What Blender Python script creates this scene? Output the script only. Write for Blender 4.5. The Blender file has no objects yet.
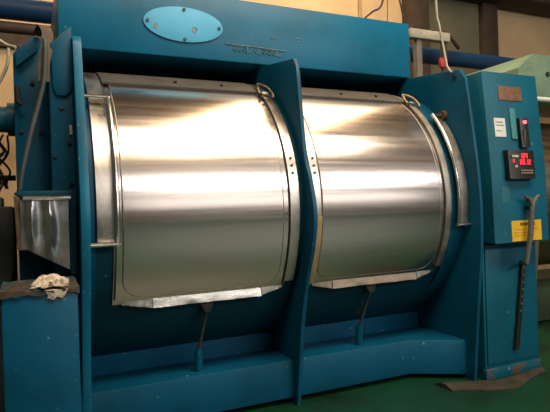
import bpy, bmesh, math, random
from mathutils import Vector, Matrix
random.seed(7)
COL = bpy.context.scene.collection
sc = bpy.context.scene
D = math.radians

# ------------------------------------------------------------------ materials
def nt(name):
    m = bpy.data.materials.new(name); m.use_nodes = True
    t = m.node_tree; b = t.nodes['Principled BSDF']
    return m, t, b
def ramp(t, src, stops):
    r = t.nodes.new('ShaderNodeValToRGB')
    e = r.color_ramp.elements
    e[0].position, e[0].color = stops[0][0], (*stops[0][1], 1)
    e[1].position, e[1].color = stops[-1][0], (*stops[-1][1], 1)
    for p, c in stops[1:-1]:
        k = e.new(p); k.color = (*c, 1)
    t.links.new(src, r.inputs['Fac']); return r
def noise(t, scale, detail=4, rough=.6, vec=None):
    n = t.nodes.new('ShaderNodeTexNoise')
    n.inputs['Scale'].default_value = scale; n.inputs['Detail'].default_value = detail
    n.inputs['Roughness'].default_value = rough
    if vec is not None: t.links.new(vec, n.inputs['Vector'])
    return n
def coords(t, sx=1, sy=1, sz=1):
    c = t.nodes.new('ShaderNodeTexCoord'); m = t.nodes.new('ShaderNodeMapping')
    m.inputs['Scale'].default_value = (sx, sy, sz)
    t.links.new(c.outputs['Object'], m.inputs['Vector']); return m.outputs['Vector']
def bump(t, b, src, strength=.2, dist=.01):
    n = t.nodes.new('ShaderNodeBump'); n.inputs['Strength'].default_value = strength
    n.inputs['Distance'].default_value = dist
    t.links.new(src, n.inputs['Height']); t.links.new(n.outputs['Normal'], b.inputs['Normal'])
def mixc(t, fac, a, bcol):
    m = t.nodes.new('ShaderNodeMix'); m.data_type = 'RGBA'
    t.links.new(fac, m.inputs['Factor'])
    for s, v in ((6, a), (7, bcol)):
        if isinstance(v, tuple): m.inputs[s].default_value = (*v, 1)
        else: t.links.new(v, m.inputs[s])
    return m.outputs[2]

def paint(name, c, chip=(.15, .26, .29), rust=(.10, .06, .035), rough=.45, chips=.70, rusts=.72):
    m, t, b = nt(name); v = coords(t)
    n1 = noise(t, 2.2, 5, .6, v)
    d = tuple(x*.72 for x in c); l = tuple(min(1, x*1.18) for x in c)
    base = ramp(t, n1.outputs['Fac'], [(.3, d), (.5, c), (.75, l)]).outputs['Color']
    n2 = noise(t, 24, 6, .65, v)
    f2 = ramp(t, n2.outputs['Fac'], [(chips, (0, 0, 0)), (chips+.03, (1, 1, 1))]).outputs['Color']
    n3 = noise(t, 5, 7, .7, v)
    f3 = ramp(t, n3.outputs['Fac'], [(rusts, (0, 0, 0)), (rusts+.06, (.85, .85, .85))]).outputs['Color']
    o = mixc(t, f3, mixc(t, f2, base, chip), rust)
    t.links.new(o, b.inputs['Base Color'])
    b.inputs['Roughness'].default_value = rough
    b.inputs['Specular IOR Level'].default_value = .22
    bump(t, b, noise(t, 60, 3, .5, v).outputs['Fac'], .06, .004)
    return m
def metal(name, c, rough=.3, sx=1., sy=1., sz=1., var=.12, bs=.0, dirt=0.0):
    m, t, b = nt(name); b.inputs['Metallic'].default_value = 1
    v = coords(t, sx, sy, sz)
    n = noise(t, 3.5, 6, .65, v)
    lo = tuple(x*(1-var*1.6) for x in c); hi = tuple(min(1, x*(1+var*.6)) for x in c)
    base = ramp(t, n.outputs['Fac'], [(.3, lo), (.7, hi)]).outputs['Color']
    if dirt:
        n2 = noise(t, 4, 5, .7, coords(t, 1, 1, 1))
        f = ramp(t, n2.outputs['Fac'], [(.5, (0, 0, 0)), (.75, (dirt,)*3)]).outputs['Color']
        base = mixc(t, f, base, (.12, .10, .075))
    t.links.new(base, b.inputs['Base Color'])
    rr = ramp(t, n.outputs['Fac'], [(.3, (rough*.8,)*3), (.7, (rough*1.25,)*3)])
    t.links.new(rr.outputs['Color'], b.inputs['Roughness'])
    if bs: bump(t, b, n.outputs['Fac'], bs, .006)
    return m
def plain(name, c, rough=.6, var=.25, scale=8, metallic=0, bs=0):
    m, t, b = nt(name); n = noise(t, scale, 5, .6, coords(t))
    base = ramp(t, n.outputs['Fac'], [(.3, tuple(x*(1-var) for x in c)), (.7, tuple(min(1, x*(1+var)) for x in c))])
    t.links.new(base.outputs['Color'], b.inputs['Base Color'])
    b.inputs['Roughness'].default_value = rough; b.inputs['Metallic'].default_value = metallic
    if bs: bump(t, b, n.outputs['Fac'], bs, .01)
    return m
def glow(name, c, s):
    m, t, b = nt(name); b.inputs['Base Color'].default_value = (*[x*.3 for x in c], 1)
    b.inputs['Emission Color'].default_value = (*c, 1); b.inputs['Emission Strength'].default_value = s
    return m

BLUE = paint('blue_paint', (.001, .074, .152), chips=.655, rusts=.68)  # lower parts' blue, darkened to carry the dimmer light near the floor
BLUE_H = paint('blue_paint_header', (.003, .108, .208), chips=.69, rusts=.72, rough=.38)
BLUE_P = paint('blue_paint_plates', (.001, .068, .132), chips=.685, rusts=.69, rough=.42)
BLUE_C = paint('blue_paint_cabinet', (.003, .088, .146), chips=.68, rusts=.70)
BLUE_D = paint('blue_paint_dark', (.001, .042, .068), chips=.69, rusts=.67, rough=.5)
EDGE = paint('blue_paint_edge', (.006, .122, .220), chips=.64, rusts=.70, rough=.35)
OVAL = paint('pale_blue_plate', (.075, .36, .60), chips=.8, rusts=.70, rough=.5)
STEEL = metal('brushed_steel', (.72, .665, .63), .21, .15, 9, 9, .04, .015, .0)
STEEL2 = metal('brushed_steel_bands', (.66, .63, .58), .33, 3, 2, 2, .18, .1, .3)
BRIGHT = metal('bright_tube', (.80, .79, .76), .22, 2, 2, 2, .08)
HEM = metal('crumpled_sheet', (.78, .77, .74), .28, 3, 6, 6, .12, .25)
DULL = metal('dull_sheet', (.42, .41, .38), .45, 3, 3, 3, .2, .15, .4)
GALV = metal('galvanised_sheet', (.58, .62, .66), .33, 2, 2, 2, .2, .2, .35)
DARKM = plain('dark_matte', (.020, .020, .019), .7)  # near-black; also stands in for shade on gap sheet and door strips
RUST = plain('rusty_iron', (.085, .050, .028), .85, .5, 18, 0, .4)
TAN = plain('aged_tan_strip', (.34, .25, .12), .7, .3, 12)
BOLT = plain('dark_bolt', (.012, .014, .016), .5)
BLACK = plain('black_plastic', (.010, .011, .011), .4)
GREYP = plain('grey_hose', (.045, .055, .058), .6)
WHITEP = plain('white_cable', (.38, .37, .31), .6)
CRUST = plain('crust', (.42, .38, .30), .95, .6, 22, 0, .7)
PAPER = plain('paper_label', (.55, .60, .60), .7, .1)
YELL = plain('yellow_label', (.60, .37, .012), .6, .12)
AMBER = plain('amber_plate', (.13, .070, .036), .6, .35, 20)
RED = plain('red_paint', (.35, .02, .015), .5)
LEDR = glow('led_red', (1, .03, .05), 1.7)
LEDRW = glow('led_lamp', (1, .12, .15), 2.5)
LETT = plain('pale_lettering', (.40, .42, .38), .7)
SHAFT = plain('worn_grey_bar', (.075, .078, .066), .55, .3, 14)
BEAD = plain('weld_bead', (.075, .15, .17), .6, .5, 30)
CHALK = plain('faint_chalk', (.10, .20, .24), .8, .4, 40)
PIPEB = paint('pipe_blue', (.008, .032, .085), chips=.8, rusts=.8)
PIPEBR = plain('pipe_brown', (.045, .026, .020), .7)
PIPET = paint('pipe_teal', (.006, .085, .135), chips=.8, rusts=.75)
PALEG = paint('pale_green_paint', (.14, .23, .17), chips=.72, rusts=.75)
MAT_ = plain('muddy_mat', (.028, .025, .016), .9, .5, 9, 0, .6)

# ------------------------------------------------------------------ mesh helpers
class MB:
    def __init__(s): s.bm = bmesh.new()
    def box(s, a, b, bevel=0.0):
        g = bmesh.ops.create_cube(s.bm, size=1)
        vs = g['verts']; a = Vector(a); b = Vector(b)
        for v in vs: v.co = Vector(((a[i]+b[i])/2 + v.co[i]*(b[i]-a[i]) for i in range(3)))
        if bevel:
            es = {e for v in vs for e in v.link_edges}
            bmesh.ops.bevel(s.bm, geom=list(es), offset=bevel, segments=2, affect='EDGES', profile=.5)
        return s
    def prism(s, pts, axis, lo, hi, bevel=0.0):
        def P(p, w):
            q = list(p); q.insert(axis, w); return Vector(q)
        A = [s.bm.verts.new(P(p, lo)) for p in pts]; B = [s.bm.verts.new(P(p, hi)) for p in pts]
        n = len(pts); fs = [s.bm.faces.new(A), s.bm.faces.new(B[::-1])]
        for i in range(n): fs.append(s.bm.faces.new((A[i], B[i], B[(i+1) % n], A[(i+1) % n])))
        bmesh.ops.recalc_face_normals(s.bm, faces=fs)
        if bevel:
            es = {e for f in fs[:2] for e in f.edges}
            bmesh.ops.bevel(s.bm, geom=list(es), offset=bevel, segments=2, affect='EDGES', profile=.5)
        return s
    def tube(s, pts, r, n=12, caps=True):
        pts = [Vector(p) for p in pts]; rings = []
        rs = r if isinstance(r, (list, tuple)) else [r]*len(pts)
        ref = None
        for i, p in enumerate(pts):
            t = (pts[min(i+1, len(pts)-1)] - pts[max(i-1, 0)]).normalized()
            if ref is None:
                ref = t.orthogonal().normalized()
            else:
                ref = (ref - t*ref.dot(t)).normalized()
            bi = t.cross(ref)
            rings.append([s.bm.verts.new(p + (ref*math.cos(2*math.pi*k/n) + bi*math.sin(2*math.pi*k/n))*rs[i]) for k in range(n)])
        fs = []
        for a, b in zip(rings, rings[1:]):
            for k in range(n): fs.append(s.bm.faces.new((a[k], a[(k+1) % n], b[(k+1) % n], b[k])))
        if caps: fs += [s.bm.faces.new(rings[0][::-1]), s.bm.faces.new(rings[-1])]
        bmesh.ops.recalc_face_normals(s.bm, faces=fs)
        return s
    def grid_solid(s, outer, inner):
        """two matching point grids (rows x cols) closed into a solid"""
        R, Cc = len(outer), len(outer[0])
        O = [[s.bm.verts.new(p) for p in row] for row in outer]
        I = [[s.bm.verts.new(p) for p in row] for row in inner]
        fs = []
        for i in range(R-1):
            for j in range(Cc-1):
                fs.append(s.bm.faces.new((O[i][j], O[i][j+1], O[i+1][j+1], O[i+1][j])))
                fs.append(s.bm.faces.new((I[i][j], I[i+1][j], I[i+1][j+1], I[i][j+1])))
        for i in range(R-1):
            for j in (0, Cc-1): fs.append(s.bm.faces.new((O[i][j], O[i+1][j], I[i+1][j], I[i][j])))
        for j in range(Cc-1):
            for i in (0, R-1): fs.append(s.bm.faces.new((O[i][j], I[i][j], I[i][j+1], O[i][j+1])))
        bmesh.ops.recalc_face_normals(s.bm, faces=fs)
        return s
    def ball(s, c, r, sq=(1, 1, 1), u=10, v=6):
        g = bmesh.ops.create_uvsphere(s.bm, u_segments=u, v_segments=v, radius=r)
        for k in g['verts']: k.co = Vector((k.co.x*sq[0], k.co.y*sq[1], k.co.z*sq[2])) + Vector(c)
        return s
    def obj(s, name, mat, parent=None, angle=35, wloc=None):
        root = parent
        off = Vector((0, 0, 0)) if root is None else world_loc(root)
        if wloc is not None:
            off = Vector(wloc)
        for v in s.bm.verts: v.co -= off
        me = bpy.data.meshes.new(name); s.bm.to_mesh(me); s.bm.free()
        me.materials.append(mat)
        me.polygons.foreach_set('use_smooth', [True]*len(me.polygons))
        me.set_sharp_from_angle(angle=D(angle))
        o = bpy.data.objects.new(name, me); COL.objects.link(o)
        if wloc is not None:
            o.location = Vector(wloc) - (world_loc(root) if root else Vector((0, 0, 0)))
        if root is not None: o.parent = root
        return o
def world_loc(o):
    l = Vector(o.location)
    while o.parent: o = o.parent; l += Vector(o.location)
    return l
def thing(name, label, cat, loc, group=None):
    o = bpy.data.objects.new(name, None); COL.objects.link(o); o.location = loc
    o.empty_display_size = .1
    return tag(o, label, cat, group)
def tag(o, label, cat, group=None):
    o['label'] = label; o['category'] = cat
    if group: o['group'] = group
    return o
def struct(o): o['kind'] = 'structure'; return o
def lab(o, l): o['label'] = l; return o

CY, CZ = 4.25, 1.45
def cp(x, phi, r): return Vector((x, CY - r*math.cos(D(phi)), CZ + r*math.sin(D(phi))))
def shell(mb, xs, phis, r0, r1):
    """curved sheet on the drum; xs / phis lists"""
    return mb.grid_solid([[cp(x, p, r1) for x in xs] for p in phis], [[cp(x, p, r0) for x in xs] for p in phis])
def fr(a, b, n): return [a + (b-a)*i/n for i in range(n+1)]
def spline(pts, n=8):
    pts = [Vector(p) for p in pts]; out = []
    P = [2*pts[0]-pts[1]] + pts + [2*pts[-1]-pts[-2]]
    for i in range(1, len(P)-2):
        a, b, c, d = P[i-1:i+3]
        for k in range(n):
            t = k/n
            out.append(.5*((2*b) + (c-a)*t + (2*a-5*b+4*c-d)*t*t + (3*b-a-3*c+d)*t**3))
    out.append(pts[-1]); return out

# ------------------------------------------------------------------ room
def wallmat(name, c, top=None):
    m, t, b = nt(name); v = coords(t)
    n = noise(t, 1.2, 6, .6, v)
    base = ramp(t, n.outputs['Fac'], [(.3, tuple(x*.78 for x in c)), (.7, c)])
    t.links.new(base.outputs['Color'], b.inputs['Base Color']); b.inputs['Roughness'].default_value = .85
    bump(t, b, noise(t, 30, 3, .5, v).outputs['Fac'], .1, .01)
    return m
m, t, b = nt('green_floor_paint')
v = coords(t)
n = noise(t, 1.6, 6, .65, v)
f = ramp(t, n.outputs['Fac'], [(.30, (.003, .014, .007)), (.52, (.002, .038, .015)), (.8, (.004, .055, .022))])
n2 = noise(t, 7, 6, .7, v)
f2 = ramp(t, n2.outputs['Fac'], [(.6, (0, 0, 0)), (.72, (.7, .7, .7))])
t.links.new(mixc(t, f2.outputs['Color'], f.outputs['Color'], (.018, .028, .014)), b.inputs['Base Color'])
b.inputs['Roughness'].default_value = .42
FLOOR = m
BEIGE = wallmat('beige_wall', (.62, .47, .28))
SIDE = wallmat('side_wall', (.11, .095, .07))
CEIL = wallmat('ceiling_sheet', (.20, .16, .11))
DBROWN = plain('dark_brown_steel', (.045, .030, .020), .8)
OLIVE = wallmat('olive_panel', (.13, .13, .085))

struct(MB().box((-4, -6, -.1), (12, 7.6, 0)).obj('floor', FLOOR))
struct(MB().box((-4, 7.5, 0), (12, 7.6, 6.2)).obj('wall_back', BEIGE))
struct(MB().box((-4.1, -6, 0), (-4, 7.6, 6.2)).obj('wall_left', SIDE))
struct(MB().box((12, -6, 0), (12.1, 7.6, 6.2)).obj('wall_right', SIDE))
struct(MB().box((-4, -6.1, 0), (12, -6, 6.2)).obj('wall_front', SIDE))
struct(MB().box((-4, -6, 6.2), (12, 7.6, 6.3)).obj('ceiling', CEIL))
# back wall steelwork
struct(MB().box((7.75, 7.30, 0), (8.12, 7.5, 6.2), .01).obj('trim_1', DBROWN))
struct(MB().box((6.02, 7.25, 0), (6.42, 7.5, 6.2), .01).obj('trim_2', DBROWN))
struct(MB().box((6.42, 7.42, 3.0), (7.75, 7.5, 5.4)).obj('trim_3', OLIVE))
struct(MB().box((6.3, 6.9, 5.12), (12, 7.4, 5.6), .01).obj('trim_4', DBROWN))
struct(MB().box((5.1, 7.46, 0), (5.16, 7.5, 6.2)).obj('trim_5', plain('wall_joint', (.33, .24, .13), .8)))
struct(MB().box((-4, 7.42, 3.56), (.3, 7.5, 3.72)).obj('trim_6', DBROWN))

# ------------------------------------------------------------------ big machine
M = thing('washing_machine', 'large blue industrial garment washing machine with two curved stainless steel doors', 'washing machine', (1.7, 4.25, 0))
# header
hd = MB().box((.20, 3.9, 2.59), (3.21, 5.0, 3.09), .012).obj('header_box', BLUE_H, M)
# oval plate on the header
e = [(1.085 + .305*math.cos(2*math.pi*k/40), 2.835 + .132*math.sin(2*math.pi*k/40)) for k in range(40)]
ov = lab(MB().prism(e, 1, 3.885, 3.9, .004).obj('nameplate', OVAL, hd), 'pale blue oval plate')
for dx, dz in ((0, .112), (0, -.112), (-.275, .0), (.275, -.0)):
    MB().tube([(1.085+dx, 3.888, 2.835+dz), (1.085+dx, 3.874, 2.835+dz)], .012, 8).obj('bolt', BOLT, ov)
# weld-bead lettering (illegible run of raised strokes)
mb = MB()
random.seed(3)
mb.tube(spline([(1.41, 3.896, 2.727), (1.6, 3.896, 2.724), (1.93, 3.896, 2.715)], 6), .005, 6)
x = 1.47
while x < 1.90:
    w = random.uniform(.022, .045); z1 = 2.722 - (x-1.41)*.02
    k = random.choice((0, 1, 2))
    if k == 0: pl = [(x, 3.897, z1), (x, 3.897, z1-.045), (x+w, 3.897, z1-.045)]
    elif k == 1: pl = [(x, 3.897, z1-.045), (x+w*.5, 3.897, z1-.005), (x+w, 3.897, z1-.045)]
    else: pl = [(x, 3.897, z1), (x+w, 3.897, z1-.015), (x, 3.897, z1-.03), (x+w, 3.897, z1-.048)]
    mb.tube(pl, .0045, 5); x += w + .012
mb.obj('raised_lettering', BEAD, hd)
for pl in ([(1.80, 3.899, 2.825), (1.815, 3.899, 2.80), (1.83, 3.899, 2.825)], [(1.84, 3.899, 2.82), (1.85, 3.899, 2.80)],
           [(2.03, 3.899, 2.83), (2.07, 3.899, 2.835), (2.09, 3.899, 2.815), (2.05, 3.899, 2.80)]):
    MB().tube(pl, .005, 5).obj('chalk_mark', CHALK, hd)
random.seed(6)
for x, z, r in ((.868, 2.80, .020), (1.165, 2.805, .026)):
    q = [(x + r*random.uniform(.6, 1.2)*math.cos(2*math.pi*k/12), z + r*random.uniform(.6, 1.2)*math.sin(2*math.pi*k/12)) for k in range(12)]
    MB().prism(q, 1, 3.8825, 3.886).obj('rust_spot', plain('rust_stain', (.13, .19, .20), .8, .6, 40), ov)
# added dark sheet blocking wall light in the gap between drum and header
MB().box((.3, 4.7, 2.2), (3.17, 4.74, 2.6)).obj('light_block_sheet', DARKM, M)
# tub
ph = fr(-180, 180, 120)
def rr(p):
    if p < -40: return 1.0 + .09*min(1, (-40-p)/35)
    return 1.0
pts = [(CY - rr(p)*math.cos(D(p)), CZ + rr(p)*math.sin(D(p))) for p in ph if -110 <= p <= 130]
MB().prism(pts, 0, .29, 3.19).obj('tub', BLUE_D, M)
MB().box((.30, 3.86, .02), (3.18, 5.2, .68), .006).obj('lower_casing', BLUE, M)
# base beam with gusset toward the right end plate
MB().prism([(.29, 3.5), (2.78, 3.5), (3.14, 3.28), (3.185, 3.28), (3.185, 3.86), (.29, 3.86)], 2, .04, .315, .006).obj('base_beam', BLUE, M)

def plate(x0, x1, mat, fshift=0, name='end_plate', prof=None):
    prof = prof or [(3.36, 0), (3.30, .45), (3.20, .85), (3.09, 1.2), (3.055, 1.42), (3.10, 1.72), (3.17, 2.02), (3.25, 2.40), (3.29, 2.47), (4.05, 2.60), (5.2, 2.60), (5.2, 0)]
    front = spline([(0, y+fshift, z) for y, z in prof[:8]], 5)
    pts = [(p.y, p.z) for p in front] + [(y+fshift if y < 4 else y, z) for y, z in prof[8:]]
    return MB().prism(pts, 0, x0, x1, .004).obj(name, mat, M)
pl_ = plate(.245, .275, BLUE_P, 0)
# broad front flange on the left plate
fl = spline([(0, y, z) for y, z in [(3.35, 0), (3.29, .45), (3.19, .85), (3.08, 1.2), (3.045, 1.42), (3.09, 1.72), (3.16, 2.02), (3.24, 2.40), (3.275, 2.475)]], 5)
MB().prism([(p.y, p.z) for p in fl] + [(p.y+.035, p.z) for p in fl[::-1]], 0, .243, .292, .004).obj('flange', EDGE, pl_)
cpl = plate(1.712, 1.742, BLUE_P, 0, 'divider_plate', [(3.44, 0), (3.34, .6), (3.235, .95), (3.15, 1.16), (3.105, 1.38), (3.155, 1.62), (3.23, 1.84), (3.30, 2.43), (3.34, 2.49), (4.08, 2.60), (5.2, 2.60), (5.2, 0)])
rp = plate(3.175, 3.205, BLUE_P, 0, 'end_plate', [(3.2, 0), (3.13, .7), (3.09, 1.05), (3.08, 1.4), (3.10, 1.7), (3.125, 1.9), (3.165, 2.2), (3.20, 2.43), (3.26, 2.51), (4.05, 2.60), (5.2, 2.60), (5.2, 0)])

# doors
HEMR = metal('tarnished_hem', (.40, .33, .25), .45, 3, 6, 6, .2, .2, .4)
SEAM = metal('dull_seam', (.42, .39, .35), .42)
def round_panel(mb, x0, x1, p0, p1, rx, r0, r1):
    """sheet on the drum with rounded lower corners"""
    ra = math.degrees(rx)  # corner size as an angle (radius 1)
    rows = [p0 + ra*(1-math.cos(D(a))) for a in fr(0, 90, 8)] + fr(p0+ra, p1, 50)[1:]
    def inset(p):
        if p >= p0+ra: return 0
        k = (p0+ra-p)/ra
        return rx*(1-math.sqrt(max(0, 1-k*k)))
    us = fr(0, 1, 14)
    out, inn = [], []
    for p in rows:
        a, b = x0+inset(p), x1-inset(p)
        out.append([cp(a+(b-a)*u, p, r1) for u in us]); inn.append([cp(a+(b-a)*u, p, r0) for u in us])
    return mb.grid_solid(out, inn)
def door(x0, x1, sl, sr, hem, bolts, side):
    # main curved sheet
    d = shell(MB(), fr(x0, x1, 14), fr(-35.5, 88, 80), .985, 1.010).obj('door', STEEL, M)
    round_panel(MB(), x0+.055, x1-.065, -32.3, 80, .13, 1.004, 1.019).obj('raised_panel', STEEL, d)
    a, b, p, rx = x0+.055, x1-.065, -32.3, .13
    ra = math.degrees(rx); path = [(a, q) for q in fr(78, p+ra, 40)]
    path += [(a+rx-rx*math.cos(D(k)), p+ra-ra*math.sin(D(k))) for k in fr(0, 90, 8)[1:]]
    path += [(a+rx+(b-a-2*rx)*u, p) for u in fr(0, 1, 10)[1:]]
    path += [(b-rx+rx*math.sin(D(k)), p+ra-ra*math.cos(D(k))) for k in fr(0, 90, 8)[1:]]
    path += [(b, q) for q in fr(p+ra, 78, 40)[1:]]
    MB().tube([cp(x, q, 1.0165) for x, q in path], .004, 8).obj('seam_line', SEAM, d)
    # end straps that run over the drum
    for (a, b, p0, p1, m_) in (sl, sr):
        s = shell(MB(), [a, (a+b)/2, b], fr(p0, p1, 60), 1.006, 1.028).obj('edge_strap', m_, d)
        if bolts and (b > 1.5 and a < 2):
            for p in (12.5, 15.5, 18.5):
                q = cp((a+b)/2, p, 1.026); w = cp((a+b)/2, p, 1.036)
                MB().tube([q, w], .009, 8).obj('bolt', BOLT, s)
    for a in (x0+.004, x1-.022):
        shell(MB(), [a, a+.012], fr(-33, 88, 60), 1.004, 1.0145).obj('gap_shade', DARKM, d)  # thin dark strips standing in for the shadow line beside each strap
    # lower hem: a crumpled lip, a main run with an angled tab at each end
    (h0, h1, h2, h3) = hem
    def lip(xa, xb, pa, ra_, pb, rb_, pc, rc_, mat, nm, rnd):
        n = 16; out, inn = [], []
        random.seed(rnd)
        for i in range(4):
            u = i/3; row, row2 = [], []
            for j in range(n+1):
                v_ = j/n; x = xa+(xb-xa)*v_
                p = pa + (pb + (pc-pb)*v_ - pa)*u; r = ra_ + (rb_ + (rc_-rb_)*v_ - ra_)*u
                r += random.uniform(-.003, .003)*u
                row.append(cp(x, p, r)); row2.append(cp(x, p-.35, r-.007))
            out.append(row); inn.append(row2)
        return MB().grid_solid(out, inn).obj(nm, mat, d, 60)
    mm = HEM if side == 'L' else HEMR
    lip(h1, h2, -34.2, 1.012, -36.6, 1.050, -36.4, 1.050, mm, 'hem_flange', 1)
    lip(h0, h1-.004, -34.4, 1.010, -35.4, 1.02, -36.8, 1.045, mm, 'hem_flange', 2)
    lip(h2+.004, h3, -33.9, 1.010, -36.2, 1.045, -34.6, 1.02, DULL, 'hem_flange', 4)
    return d
dl = door(.44, 1.615, (.345, .440, -10.5, 92, STEEL2), (1.600, 1.668, -31, 92, STEEL2), (.50, .69, 1.44, 1.60), True, 'L')
dr = door(1.80, 2.985, (1.775, 1.838, -4, 92, STEEL2), (2.965, 3.02, -31, 92, DULL), (1.85, 2.02, 2.80, 2.95), True, 'R')
shell(MB(), [1.775, 1.805, 1.838], fr(-33, -4.3, 24), 1.004, 1.040).obj('seal_strip', TAN, dr)
COVER = plain('grey_cover_paint', (.06, .058, .052), .6, .3, 5)
# dull cover sheet on top of the drum behind each door
for a, b in ((.45, 1.58), (1.85, 2.96)):
    cv = shell(MB(), fr(a, b, 10), fr(56.5, 104, 24), 1.02, 1.036).obj('top_cover', COVER, M)
    for x in ((a+b)/2-.05, (a+b)/2+.3):
        q = cp(x, 61, 1.036); MB().tube([q, cp(x, 61, 1.05)], .012, 8).obj('bolt', BOLT, cv)
# blue rim rings beside the doors
for a, b in ((.275, .335), (3.03, 3.175)):
    shell(MB(), [a, b], fr(-95, 60, 70), .99, 1.02 if a > 1 else 1.004).obj('tub_rim', BLUE_P, M)

# handle rails: bent tube with two posts, right one has a guard sheet
def rail(x, xp, p0, p1, r, guard):
    h = MB().tube([cp(x, p, r) for p in fr(p0, p1, 26)], .0135, 10).obj('handle_rail', BRIGHT, M)
    for p in (p0+.4, p1-.4):
        MB().tube([cp(xp, p, r), cp(x + (.012 if x > xp else -.012), p, r)], .0125, 10).obj('post', BRIGHT, h)
    if guard:
        shell(MB(), [x+.012, (x+xp)/2, xp-.012], fr(p0+1, p1-1, 24), 1.05, 1.058).obj('guard_sheet', DULL, h)
        q = cp(xp-.015, p1-.4, r)
        MB().tube([q + Vector((-.02, 0, 0)), q + Vector((.014, 0, 0))], .045, 12).obj('mounting_flange', RUST, h)
    return h
rail(.455, .29, -10.8, 42, 1.075, False)
rail(3.055, 3.176, -10.8, 42, 1.075, True)

CLAMP = metal('tarnished_clamp', (.34, .27, .18), .5, 4, 4, 4, .3, .3, .6)
# strap clamps at the top of the door ends
for x in (1.615, 2.99):
    c = MB()
    pts = [cp(x-.02, 56, 1.03), cp(x-.03, 58, 1.055), cp(x-.01, 61, 1.07), cp(x+.04, 57, 1.07), cp(x+.055, 52, 1.05), cp(x+.045, 51, 1.03)]
    c.tube(spline(pts, 5), .010, 8)
    k = c.obj('strap_clamp', CLAMP, M)
    b_ = MB().box((x-.025, -.02, -.02), (x+.03, .02, .02), .006)
    q = cp(0, 54, 1.035)
    for v_ in b_.bm.verts: v_.co += Vector((0, q.y, q.z))
    b_.obj('clamp_block', DULL, k)
    MB().tube([cp(x-.05, 52, 1.03), cp(x-.05, 52, 1.06), cp(x+.04, 50, 1.05)], .007, 8).obj('clamp_pin', BOLT, k)

GRIMY = plain('grimy_iron', (.035, .04, .036), .7, .5, 15)
# jack struts between hem and beam
for x in (1.03, 2.36):
    j = MB().tube([(x, 3.60, .315), (x, 3.585, .47)], .028, 10).obj('strut', BLUE_P, M)
    MB().tube([(x, 3.585, .47), (x+.035, 3.475, .76)], .012, 8).obj('rod', GRIMY, j)
    MB().prism([(x-.03, .83), (x+.085, .83), (x+.055, .75), (x+.015, .75)], 1, 3.45, 3.50, .004).obj('bracket', GRIMY, j)

# left hand drive covers, folded plates with slanting tops
g1 = MB().prism([(.115, .0), (.243, .0), (.243, 2.515), (.225, 2.515), (.135, 2.42), (.115, 2.37)], 1, 3.31, 5.0, .006).obj('drive_cover', BLUE_P, M)
MB().prism([(.135, 2.17), (.15, 2.13), (.20, 2.125), (.225, 2.15), (.242, 2.20), (.242, 2.53), (.235, 2.53), (.125, 2.425)], 1, 3.292, 3.31, .004).obj('upper_flap', BLUE_P, g1)
for x, z in ((.178, 2.06), (.135, 1.78), (.215, 1.86), (.20, 1.42), (.22, 1.62)):
    MB().tube([(x, 3.312, z), (x, 3.298, z)], .012, 8).obj('bolt', BOLT, g1)
MB().box((.216, 3.302, 1.905), (.230, 3.311, 1.96)).obj('chipped_patch', LETT, g1)
g2 = MB().prism([(-.075, .0), (.113, .0), (.113, 2.46), (.06, 2.54), (.03, 2.53), (-.075, 2.42), (-.075, 2.38)], 1, 3.55, 5.0, .006).obj('drive_cover', BLUE_P, M)
MB().prism([(-.055, 2.33), (.065, 2.44), (.085, 2.50), (.055, 2.525), (.035, 2.52), (-.06, 2.42)], 1, 3.50, 3.55, .004).obj('upper_flap', BLUE_P, g2)
for x, z in ((.03, 2.25), (-.04, 1.95), (.07, 1.95)):
    MB().tube([(x, 3.552, z), (x, 3.536, z)], .012, 8).obj('bolt', BOLT, g2)
MB().tube([(-.055, 3.57, 2.20), (-.055, 3.50, 2.20), (-.055, 3.50, 2.12), (-.03, 3.50, 2.10)], .014, 8).obj('latch', BOLT, g2)

belt = spline([(.075, 3.485, 2.535), (.098, 3.40, 2.555), (.118, 3.34, 2.50), (.112, 3.30, 2.40), (.095, 3.285, 2.30), (.09, 3.285, 2.20)], 6)
MB().grid_solid([[p + Vector((-.034, -.006, 0)), p + Vector((.026, -.006, 0))] for p in belt], [[p + Vector((-.034, .004, -.004)), p + Vector((.026, .004, -.004))] for p in belt]).obj('drive_belt', plain('worn_belt', (.10, .075, .05), .8), M)
# galvanised dispenser hopper on the left side
hp = MB()
rows = []; nx, nz = 22, 10
out, inn = [], []
for i in range(nz+1):
    v_ = i/nz; row, r2 = [], []
    for j in range(nx+1):
        u = j/nx
        x = -.055 + .245*u
        zb = 1.255 - .02*u if u < .12 else 1.2526 - (u-.12)*.142
        z = 1.525 + (zb-1.525)*v_
        bul = .030*math.exp(-((u-.24)/.07)**2) + .034*math.exp(-((u-.58-.05*math.sin(3*v_))/.07)**2)
        row.append(Vector((x, 3.17 - bul*math.sin(math.pi*min(1, .12+v_*.9)) + .03*v_, z))); r2.append(Vector((x, 3.36, z)))
    out.append(row); inn.append(r2)
hpo = hp.grid_solid(out, inn).obj('hopper', GALV, M, 50)
MB().tube([(-.04, 3.155, 1.532), (.20, 3.155, 1.532)], .0125, 10).obj('rim_tube', BRIGHT, hpo)
MB().prism([(-.085, 1.56), (-.056, 1.545), (.195, 1.545), (.195, 1.10), (.225, 1.10), (.235, 1.575), (-.07, 1.575)], 1, 3.20, 3.50, .004).obj('side_bracket', BLUE_D, hpo)
MB().prism([(-.085, 1.55), (-.056, 1.54), (-.056, 1.25), (-.075, 1.26)], 1, 3.19, 3.55, .003).obj('side_bracket', RUST, hpo)

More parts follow.
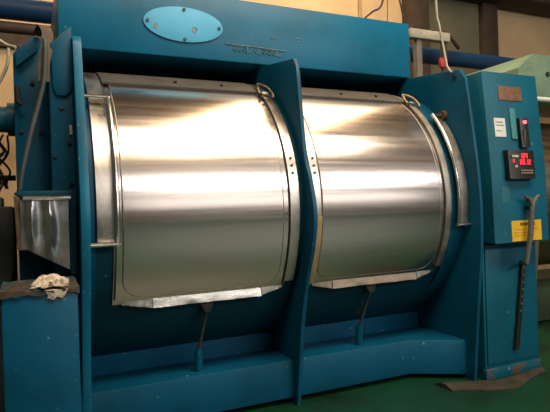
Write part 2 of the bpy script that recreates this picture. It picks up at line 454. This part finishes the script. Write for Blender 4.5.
# ------------------------------------------------------------------ blue corner post in the foreground
B = thing('machine_post', 'squat blue steel post with rusty capped top in front of the washing machine', 'post', (.03, 3.0, 0))
MB().box((-.14, 2.75, 0), (.195, 3.10, 1.075), .012).obj('post_body', BLUE, B)
mb = MB(); random.seed(11)
n = 14; out, inn = [], []
for i in range(n+1):
    row, r2 = [], []
    for j in range(n+1):
        x = -.148 + .35*i/n; y = 2.74 + .37*j/n
        ed = (j < 2) or i in (0, n)
        row.append(Vector((x + random.uniform(-.004, .004), y + random.uniform(-.006, .006), 1.084 + random.uniform(-.006, .010) + (.012*j/n))))
        r2.append(Vector((x, y, 1.071 - (random.uniform(0, .016) if ed else 0))))
    out.append(row); inn.append(r2)
mb.grid_solid(out, inn).obj('top_cap', paint('rusted_blue', (.010, .045, .06), chips=.62, rusts=.47, rust=(.065, .042, .026), chip=(.20, .17, .12)), B, 25)
mb = MB(); random.seed(5)
out, inn = [], []
for i in range(11):
    row, r2 = [], []
    for j in range(11):
        u, v_ = i/10-.5, j/10-.5
        a = max(0, 1-4*(u*u+v_*v_))
        w = 1 + .25*math.sin(5*i+2*j)
        x, y = .075 + .14*u*w + .02*v_, 2.85 + .20*v_*w
        row.append(Vector((x, y, 1.088 + .02*(y-2.74)/.5 + .042*math.sqrt(a)*random.uniform(.7, 1.1) + .012)))
        r2.append(Vector((x, y, 1.088 + .02*(y-2.74)/.5 + .008)))
    out.append(row); inn.append(r2)
cr = tag(mb.grid_solid(out, inn).obj('crust_lump', CRUST, None, 20), 'crumbly whitish crust lump on the rusty top of the blue post', 'residue')
mb = MB(); random.seed(8)
pts = [(.045, 1.085), (.06, 1.06), (.055, 1.045), (.085, 1.035), (.10, 1.05), (.125, 1.04), (.14, 1.06), (.15, 1.085)]
mb.prism(pts, 1, 2.738, 2.75, .003).obj('peeled_patch', CRUST, B)

FILLDARK = plain('dark_filler', (.012, .016, .018), .6)  # near-black solids added to darken the corner behind the post
Fb = thing('dark_block', 'dark block added to fill the black area behind the blue post at left edge', 'block', (-.42, 3.9, 0))
MB().box((-.80, 3.62, .0), (-.10, 4.3, .9), .02).obj('base', FILLDARK, Fb)
MB().tube([(-.45, 3.60, 1.15), (-.45, 4.3, 1.15)], .34, 28).obj('round_block', FILLDARK, Fb)
MB().box((-.62, 3.7, 1.44), (-.16, 3.92, 1.56), .015).obj('top_block', FILLDARK, Fb)
MB().box((-.2, 3.68, .9), (-.1, 4.2, 1.5), .015).obj('side_block', FILLDARK, Fb)

# ------------------------------------------------------------------ control cabinet
K = thing('control_cabinet', 'tall blue electrical control cabinet with red digital display at right of the washing machine', 'cabinet', (3.58, 3.5, 0))
XL, XR = 3.27, 3.885
cb = MB().box((XL, 3.17, .0), (XR, 3.95, 1.085), .012).obj('lower_body', BLUE_C, K)
lab(MB().box((XL+.02, 3.158, .12), (XR-.02, 3.172, 1.06), .004).obj('door', BLUE_C, K), 'lower hinged door panel')
MB().box((XL-.004, 3.155, 0), (XR+.004, 3.2, .085), .004).obj('kick_plate', paint('rusted_kick', (.004, .085, .14), rusts=.50, chips=.68), K)
up = MB().prism([(3.035, 1.10), (3.05, 1.67), (3.12, 2.47), (3.95, 2.47), (3.95, 1.10)], 0, XL, XR, .012).obj('upper_console', BLUE_C, K)
def fy(z):  # front face depth of the console
    return 3.035 + (z-1.10)/.57*.015 if z < 1.67 else 3.05 + (z-1.67)/.8*.07
def onface(x0, x1, z0, z1, th, name, mat, parent, bev=.003, lift=0):
    mb = MB(); y0, y1 = fy(z0)-lift, fy(z1)-lift
    mb.prism([(y0-th, z0), (y1-th, z1), (y1+.002, z1), (y0+.002, z0)], 0, x0, x1, bev)
    return mb.obj(name, mat, parent)
np_ = lab(onface(3.425, 3.685, 2.245, 2.36, .006, 'rating_plate', AMBER, K), 'faded orange brown rating plate')
sw = onface(3.60, 3.69, 1.86, 2.10, .035, 'switch_box', BLACK, K)
lab(onface(3.525, 3.585, 1.93, 2.18, .012, 'conduit_strip', paint('pale_strip', (.05, .20, .22)), K), 'pale blue green strip')
MB().tube([(3.645, fy(2.06)-.034, 2.065), (3.645, fy(2.06)-.05, 2.065)], .015, 12).obj('indicator_lamp', LEDRW, sw)
MB().box((3.62, fy(1.95)-.045, 1.90), (3.635, fy(1.95)-.03, 2.0)).obj('toggle', SHAFT, sw)
dp = onface(3.415, 3.70, 1.605, 1.835, .05, 'display_unit', BLACK, K, .006)
# seven segment digits
SEG = {'0': 'abcdef', '1': 'bc', '2': 'abged', '3': 'abgcd', '4': 'fgbc', '5': 'afgcd', '6': 'afgedc', '7': 'abc', '8': 'abcdefg', '9': 'abcdfg'}
def digits(text, x, z, h, lift):
    w = h*.55; th = h*.17; mb = MB()
    for ch in text:
        if ch == '.':
            mb.box((x-th*.4, fy(z)-lift-.003, z), (x+th*.6, fy(z)-lift, z+th)); x += th; continue
        for s_ in SEG[ch]:
            b_ = {'a': (0, h-th, w, h), 'd': (0, 0, w, th), 'g': (0, h/2-th/2, w, h/2+th/2), 'f': (0, h/2, th, h), 'e': (0, 0, th, h/2), 'b': (w-th, h/2, w, h), 'c': (w-th, 0, w, h/2)}[s_]
            mb.box((x+b_[0], fy(z)-lift-.003, z+b_[1]), (x+b_[2], fy(z)-lift, z+b_[3]))
        x += w + h*.2
    return mb
digits('104', 3.535, 1.768, .040, .053).obj('digit_readout', LEDR, dp)
digits('08.12', 3.530, 1.718, .040, .052).obj('digit_readout', LEDR, dp)
MB().box((3.44, 2.996, 1.775), (3.51, 3.002, 1.793)).obj('caption_strip', LETT, dp)
MB().box((3.472, 2.996, 1.695), (3.50, 3.002, 1.713)).obj('key_button', LETT, dp)
digits('0', 3.455, 1.735, .026, .052).obj('digit_readout', LEDR, dp)
mb = MB(); random.seed(2)
for z in (1.665, 1.645):
    x = 3.53
    while x < 3.665:
        mb.box((x, 2.993, z), (x+.009, 2.997, z+.012)); x += .0155
mb.obj('printed_caption', plain('dim_lettering', (.22, .20, .15), .7), dp)
lb = onface(3.35, 3.47, 1.945, 2.095, .004, 'paper_label', PAPER, K, .001)
mb = MB()
for z, a, b_ in ((2.06, 3.365, 3.44), (2.035, 3.365, 3.45), (1.99, 3.365, 3.42)):
    mb.box((a, fy(z)-.0065, z), (b_, fy(z)-.003, z+.006))
mb.obj('printed_line', plain('grey_print', (.2, .25, .26), .8), lb)
wl = lab(onface(3.455, 3.79, 1.108, 1.272, .004, 'warning_label', YELL, K, .001), 'yellow warning sticker')
mb = MB(); random.seed(4); x = 3.55
while x < 3.71:
    w = random.uniform(.012, .02); mb.box((x, fy(1.24)-.0065, 1.232), (x+w, fy(1.24)-.003, 1.255)); x += w+.006
x = 3.48
mb.obj('printed_line', plain('brown_print', (.10, .05, .01), .8), wl)
mb = MB()
for i, z in enumerate((1.20, 1.175, 1.15)):
    mb.box((3.485, fy(z)-.0062, z), (3.75-.04*i, fy(z)-.003, z+.006))
mb.obj('printed_line', plain('faint_print', (.42, .27, .02), .8), wl)
onface(3.375, 3.455, 1.42, 1.545, .001, 'tape_residue', plain('residue', (.012, .12, .165), .8), K, 0)
# slanting latch lever on the front
lv = lab(MB().tube([(3.632, 2.985, 1.39), (3.60, 2.985, 1.15), (3.565, 3.00, .93)], [.021, .022, .020], 12).obj('latch_lever', SHAFT, K), 'grey slanting lever bar with forked top')
MB().tube(spline([(3.555, 2.985, 1.458), (3.583, 2.985, 1.452), (3.607, 2.985, 1.425), (3.628, 2.985, 1.385)], 5), .015, 8).obj('fork', SHAFT, lv)
MB().tube(spline([(3.712, 2.985, 1.463), (3.686, 2.985, 1.455), (3.658, 2.985, 1.425), (3.636, 2.985, 1.385)], 5), .015, 8).obj('fork', SHAFT, lv)
MB().box((3.60, 2.99, 1.415), (3.672, 3.02, 1.452), .006).obj('pivot_block', SHAFT, lv)
MB().tube([(3.635, 2.985, 1.37), (3.635, 3.045, 1.37)], .014, 8).obj('pivot_pin', BOLT, lv)
sl = MB().prism([(3.672, .93), (3.712, .93), (3.602, .21), (3.562, .21)], 1, 3.125, 3.16, .004).obj('slide_channel', BLACK, lv)
for k in range(7):
    z = .52+.058*k; x = 3.637 + (z-.57)*.153 - .012
    MB().box((x, 3.117, z), (x+.018, 3.126, z+.014)).obj('index_mark', SHAFT, lv)
MB().tube([(3.565, 3.0, .935), (3.66, 3.13, .91)], .012, 8).obj('link', SHAFT, lv)

# ------------------------------------------------------------------ floor mat at the cabinet foot
mb = MB(); random.seed(9); n = 20
ctr = Vector((3.22, 3.02)); out, inn = [], []
for i in range(n+1):
    row, r2 = [], []
    for j in range(9):
        u, v_ = i/n, j/8
        x = 2.86 + .98*u
        yf = 3.10 - .16*math.sin(math.pi*min(1, u*1.05)) + .02*math.sin(11*u)
        yb = 3.30 - .17*min(1, u*2.2) + .01*math.sin(9*u)
        y = yf + (max(yb, yf+.06)-yf)*v_
        hgt = .006 + .026*math.sin(math.pi*v_)*(.6+.4*math.sin(7*u+3*v_)) + random.uniform(0, .008)
        row.append(Vector((x, y, hgt))); r2.append(Vector((x, y, .001)))
    out.append(row); inn.append(r2)
tag(mb.grid_solid(out, inn).obj('floor_mat', MAT_, None, 40), 'muddy brown crumpled floor mat at the foot of the control cabinet', 'mat')

# ------------------------------------------------------------------ hoses, cables and pipes
tag(MB().tube(spline([(.095, 3.27, 2.44), (.098, 3.262, 2.36), (.085, 3.262, 2.2), (.05, 3.26, 2.05), (.01, 3.25, 1.90), (-.04, 3.25, 1.68), (-.055, 3.26, 1.585)], 6), .013, 10).obj('hose', GREYP),
    'grey hose sagging down the left drive cover to the hopper', 'hose')
tag(MB().tube([(-4, 5.5, 3.37), (12, 5.5, 3.37)], .105, 20).obj('pipe', PIPEB), 'thick dark blue pipe running behind the washing machine', 'pipe')
tag(MB().tube([(-4, 5.5, 3.19), (1.15, 5.5, 3.19), (1.2, 5.5, 3.17), (1.22, 5.5, 3.12), (1.22, 5.5, 0)], .055, 16).obj('pipe', PIPEBR), 'thin brown pipe just below the thick blue pipe at upper left', 'pipe')
tp = MB(); tp.tube([(-4, 3.75, 2.05), (-.078, 3.75, 2.05)], .082, 20); tp = tp.obj('pipe', PIPET)
tag(tp, 'dark teal pipe entering the left side of the washing machine', 'pipe')
MB().tube([(-.12, 3.75, 2.05), (-.078, 3.75, 2.05)], .105, 20).obj('pipe_flange', PIPET, tp)
# wiring tangle
random.seed(21); mb = MB()
for k in range(30):
    x0 = random.uniform(-.42, -.17); pts = []
    z = 1.98
    while z > 1.585:
        pts.append((x0 + random.uniform(-.07, .07), 3.97 + random.uniform(-.05, .05), z)); z -= random.uniform(.05, .12)
    mb.tube(spline(pts, 4), .007, 6)
mb.tube([(-4, 4.06, 1.70), (-.09, 4.06, 1.70)], .02, 8)
tag(mb.obj('wire_tangle', BLACK), 'black tangle of hanging wires under the teal pipe at far left', 'wires')['kind'] = 'stuff'
tag(MB().tube(spline([(-.30, 3.9, 2.75), (-.22, 3.8, 2.62), (-.12, 3.75, 2.53), (-.06, 3.7, 2.50)], 6), .010, 8).obj('thin_cable', WHITEP), 'thin pale cable sloping to the left drive cover', 'cable')
tag(MB().tube(spline([(-.10, 3.7, 2.49), (-.11, 3.68, 2.38), (-.16, 3.67, 2.26), (-.22, 3.70, 2.19), (-.27, 3.75, 2.143)], 6), .010, 8).obj('thin_cable', WHITEP), 'pale cable drooping to the left edge above the teal pipe', 'cable')
tag(MB().tube(spline([(3.06, 3.40, 6.2), (3.07, 3.40, 4.4), (3.085, 3.40, 3.11), (3.11, 3.40, 2.91), (3.14, 3.385, 2.70), (3.155, 3.37, 2.56), (3.164, 3.33, 2.50)], 8), .009, 8).obj('hanging_cable', WHITEP), 'white cable hanging from the ceiling to a grommet on the right end plate', 'cable')
MB().tube([(3.177, 3.31, 2.455), (3.166, 3.31, 2.455)], .022, 12).obj('grommet', BOLT, rp)
tag(MB().tube(spline([(3.20, 4.2, 6.2), (3.20, 4.2, 4.0), (3.15, 4.2, 3.41), (3.02, 4.2, 3.28), (2.93, 4.2, 3.20), (2.90, 4.2, 3.085)], 6), .010, 8).obj('hanging_cable', DARKM), 'dark cable coming down to the top of the blue header box', 'cable')
tag(MB().tube([(3.31, 4.2, 6.2), (3.19, 4.2, 3.06)], .004, 6).obj('hanging_wire', DARKM), 'thin dark wire hanging straight onto the header box', 'wire')
tag(MB().tube(spline([(2.86, 4.2, 3.085), (2.86, 4.2, 3.15), (2.865, 4.2, 3.21)], 4), [.02]*8+[.014], 10).obj('cable_stub', WHITEP), 'small white stub standing on top of the blue header box', 'fitting')
tag(MB().tube(spline([(3.42, 4.6, 6.2), (3.56, 4.6, 4.2), (3.74, 4.6, 3.3), (3.84, 4.6, 2.3), (3.85, 4.6, 0)], 6), .009, 8).obj('hanging_cable', DARKM), 'thin dark cable hanging behind the control cabinet', 'cable')

# odds behind the machine, right of the header box
fr_ = thing('support_stand', 'grey steel post with a pale crossbar behind the control cabinet', 'frame', (4.38, 5.2, 0))
MB().box((4.36, 5.16, 0), (4.44, 5.24, 3.46), .005).obj('post', plain('grey_post', (.11, .11, .095), .7), fr_)
MB().box((4.24, 5.12, 3.45), (4.86, 5.22, 3.56), .006).obj('crossbar', plain('pale_bar', (.30, .30, .25), .7), fr_)
MB().box((4.78, 5.16, 0), (4.84, 5.22, 3.46), .005).obj('post', DBROWN, fr_)
vl = thing('pipe_valve', 'small red valve handle on a pipe behind the washing machine', 'valve', (4.62, 5.0, 0))
MB().tube([(4.62, 5.0, 0), (4.62, 5.0, 3.02)], .035, 12).obj('riser', PIPEBR, vl)
MB().tube([(4.62, 5.0, 3.02), (4.62, 5.0, 3.13)], .018, 8).obj('stem', DARKM, vl)
MB().box((4.565, 4.975, 3.07), (4.675, 5.025, 3.19), .015).obj('valve_handle', RED, vl)
tag(MB().tube(spline([(4.66, 5.2, 3.588), (4.85, 5.2, 3.588), (4.95, 5.21, 3.54), (5.12, 5.28, 3.47), (5.20, 5.34, 3.47)], 5), .025, 8).obj('bent_rod', PIPEBR), 'bent brown rod lying over the pale crossbar and blue pipe', 'rod')

# neighbouring pale green machine
G = thing('washing_machine', 'pale green washing machine partly hidden behind the control cabinet', 'washing machine', (6.4, 5.0, 0))
hg = MB().prism([(4.96, 2.58), (7.9, 2.58), (7.9, 3.08), (5.20, 3.08), (4.96, 2.90)], 1, 4.2, 5.2, .01).obj('header_box', PALEG, G)
MB().tube([(5.42, 4.205, 2.86), (5.42, 4.19, 2.86)], .03, 12).obj('bolt', BOLT, hg)
pts = [(5.05 - .95*math.cos(D(a)), 1.50 + .95*math.sin(D(a))) for a in fr(0, 354, 59)]
dg = MB().prism(pts, 0, 5.08, 7.8).obj('drum', metal('neighbour_drum', (.50, .38, .25), .38, 1, 6, 6, .15, .1), G)
MB().prism([(4.2, 0), (4.05, 1.4), (4.15, 2.2), (4.3, 2.58), (5.9, 2.58), (5.9, 0)], 0, 5.02, 5.08, .005).obj('end_plate', paint('grey_green_paint', (.09, .10, .075)), G)
MB().prism([(4.2, 0), (4.05, 1.4), (4.15, 2.2), (4.3, 2.58), (5.9, 2.58), (5.9, 0)], 0, 7.8, 7.86, .005).obj('end_plate', paint('grey_green_paint2', (.16, .20, .15)), G)
MB().box((5.08, 4.3, .02), (7.8, 4.8, .4), .01).obj('base_beam', paint('dark_green_paint', (.03, .05, .03)), G)
MB().tube([(4.86, 4.02, 2.52), (7.9, 4.02, 2.52)], .026, 12).obj('pipe_rail', PAPER, G)
for x in (5.05, 7.8): MB().tube([(x, 4.02, 2.52), (x, 4.3, 2.52)], .02, 8).obj('rail_bracket', PAPER, G)

# ------------------------------------------------------------------ light
def area(name, loc, aim, sx, sy, power, col):
    l = bpy.data.lights.new(name, 'AREA'); l.shape = 'RECTANGLE'; l.size = sx; l.size_y = sy
    l.energy = power; l.color = col
    o = bpy.data.objects.new(name, l); COL.objects.link(o); o.location = loc
    d = Vector(aim) - Vector(loc)
    o.rotation_euler = d.to_track_quat('-Z', 'Y').to_euler()
    return o
WARM = (1, .74, .50); NEU = (1, .92, .85); COOL = (.86, .95, 1)
area('skylight', (2.2, .5, 6.0), (2.2, 2.2, 0), 6.5, 1.3, 330, (1, .82, .63))
area('skylight', (3.2, 2.95, 6.1), (2.6, 3.2, 0), 8, 2.4, 360, (1, .68, .40))
area('high_window', (4.6, -5.6, 5.0), (3, 4, 1.4), 11, 1.0, 520, NEU)
area('door_opening', (4.5, -5.6, 2.3), (3, 4, 1.4), 10, 1.1, 85, (1, .93, .86))
area('back_lamp', (2.0, 6.2, 5.9), (2.5, 7.5, 3.5), 7, .5, 120, WARM)
area('back_lamp', (-1.5, 5.5, 5.9), (-1, 7, 3), 2, .5, 60, WARM)
w = bpy.data.worlds.new('World'); sc.world = w; w.use_nodes = True
w.node_tree.nodes['Background'].inputs['Color'].default_value = (.6, .75, .8, 1)
w.node_tree.nodes['Background'].inputs['Strength'].default_value = .05

# ------------------------------------------------------------------ camera
cam = bpy.data.cameras.new('camera'); co = bpy.data.objects.new('camera', cam); COL.objects.link(co)
yaw, roll = D(24.7), D(1.8)
F = Vector((math.sin(yaw), math.cos(yaw), 0)); R = Vector((math.cos(yaw), -math.sin(yaw), 0)); U = R.cross(F)
R2 = R*math.cos(roll) - U*math.sin(roll); U2 = U*math.cos(roll) + R*math.sin(roll)
co.matrix_world = Matrix(((R2.x, U2.x, -F.x, 0), (R2.y, U2.y, -F.y, 0), (R2.z, U2.z, -F.z, 1.45), (0, 0, 0, 1)))
cam.sensor_width = 36; cam.lens = 530/550*36; cam.clip_start = .05
sc.camera = co
sc.view_settings.view_transform = 'Standard'
sc.view_settings.look = 'None'
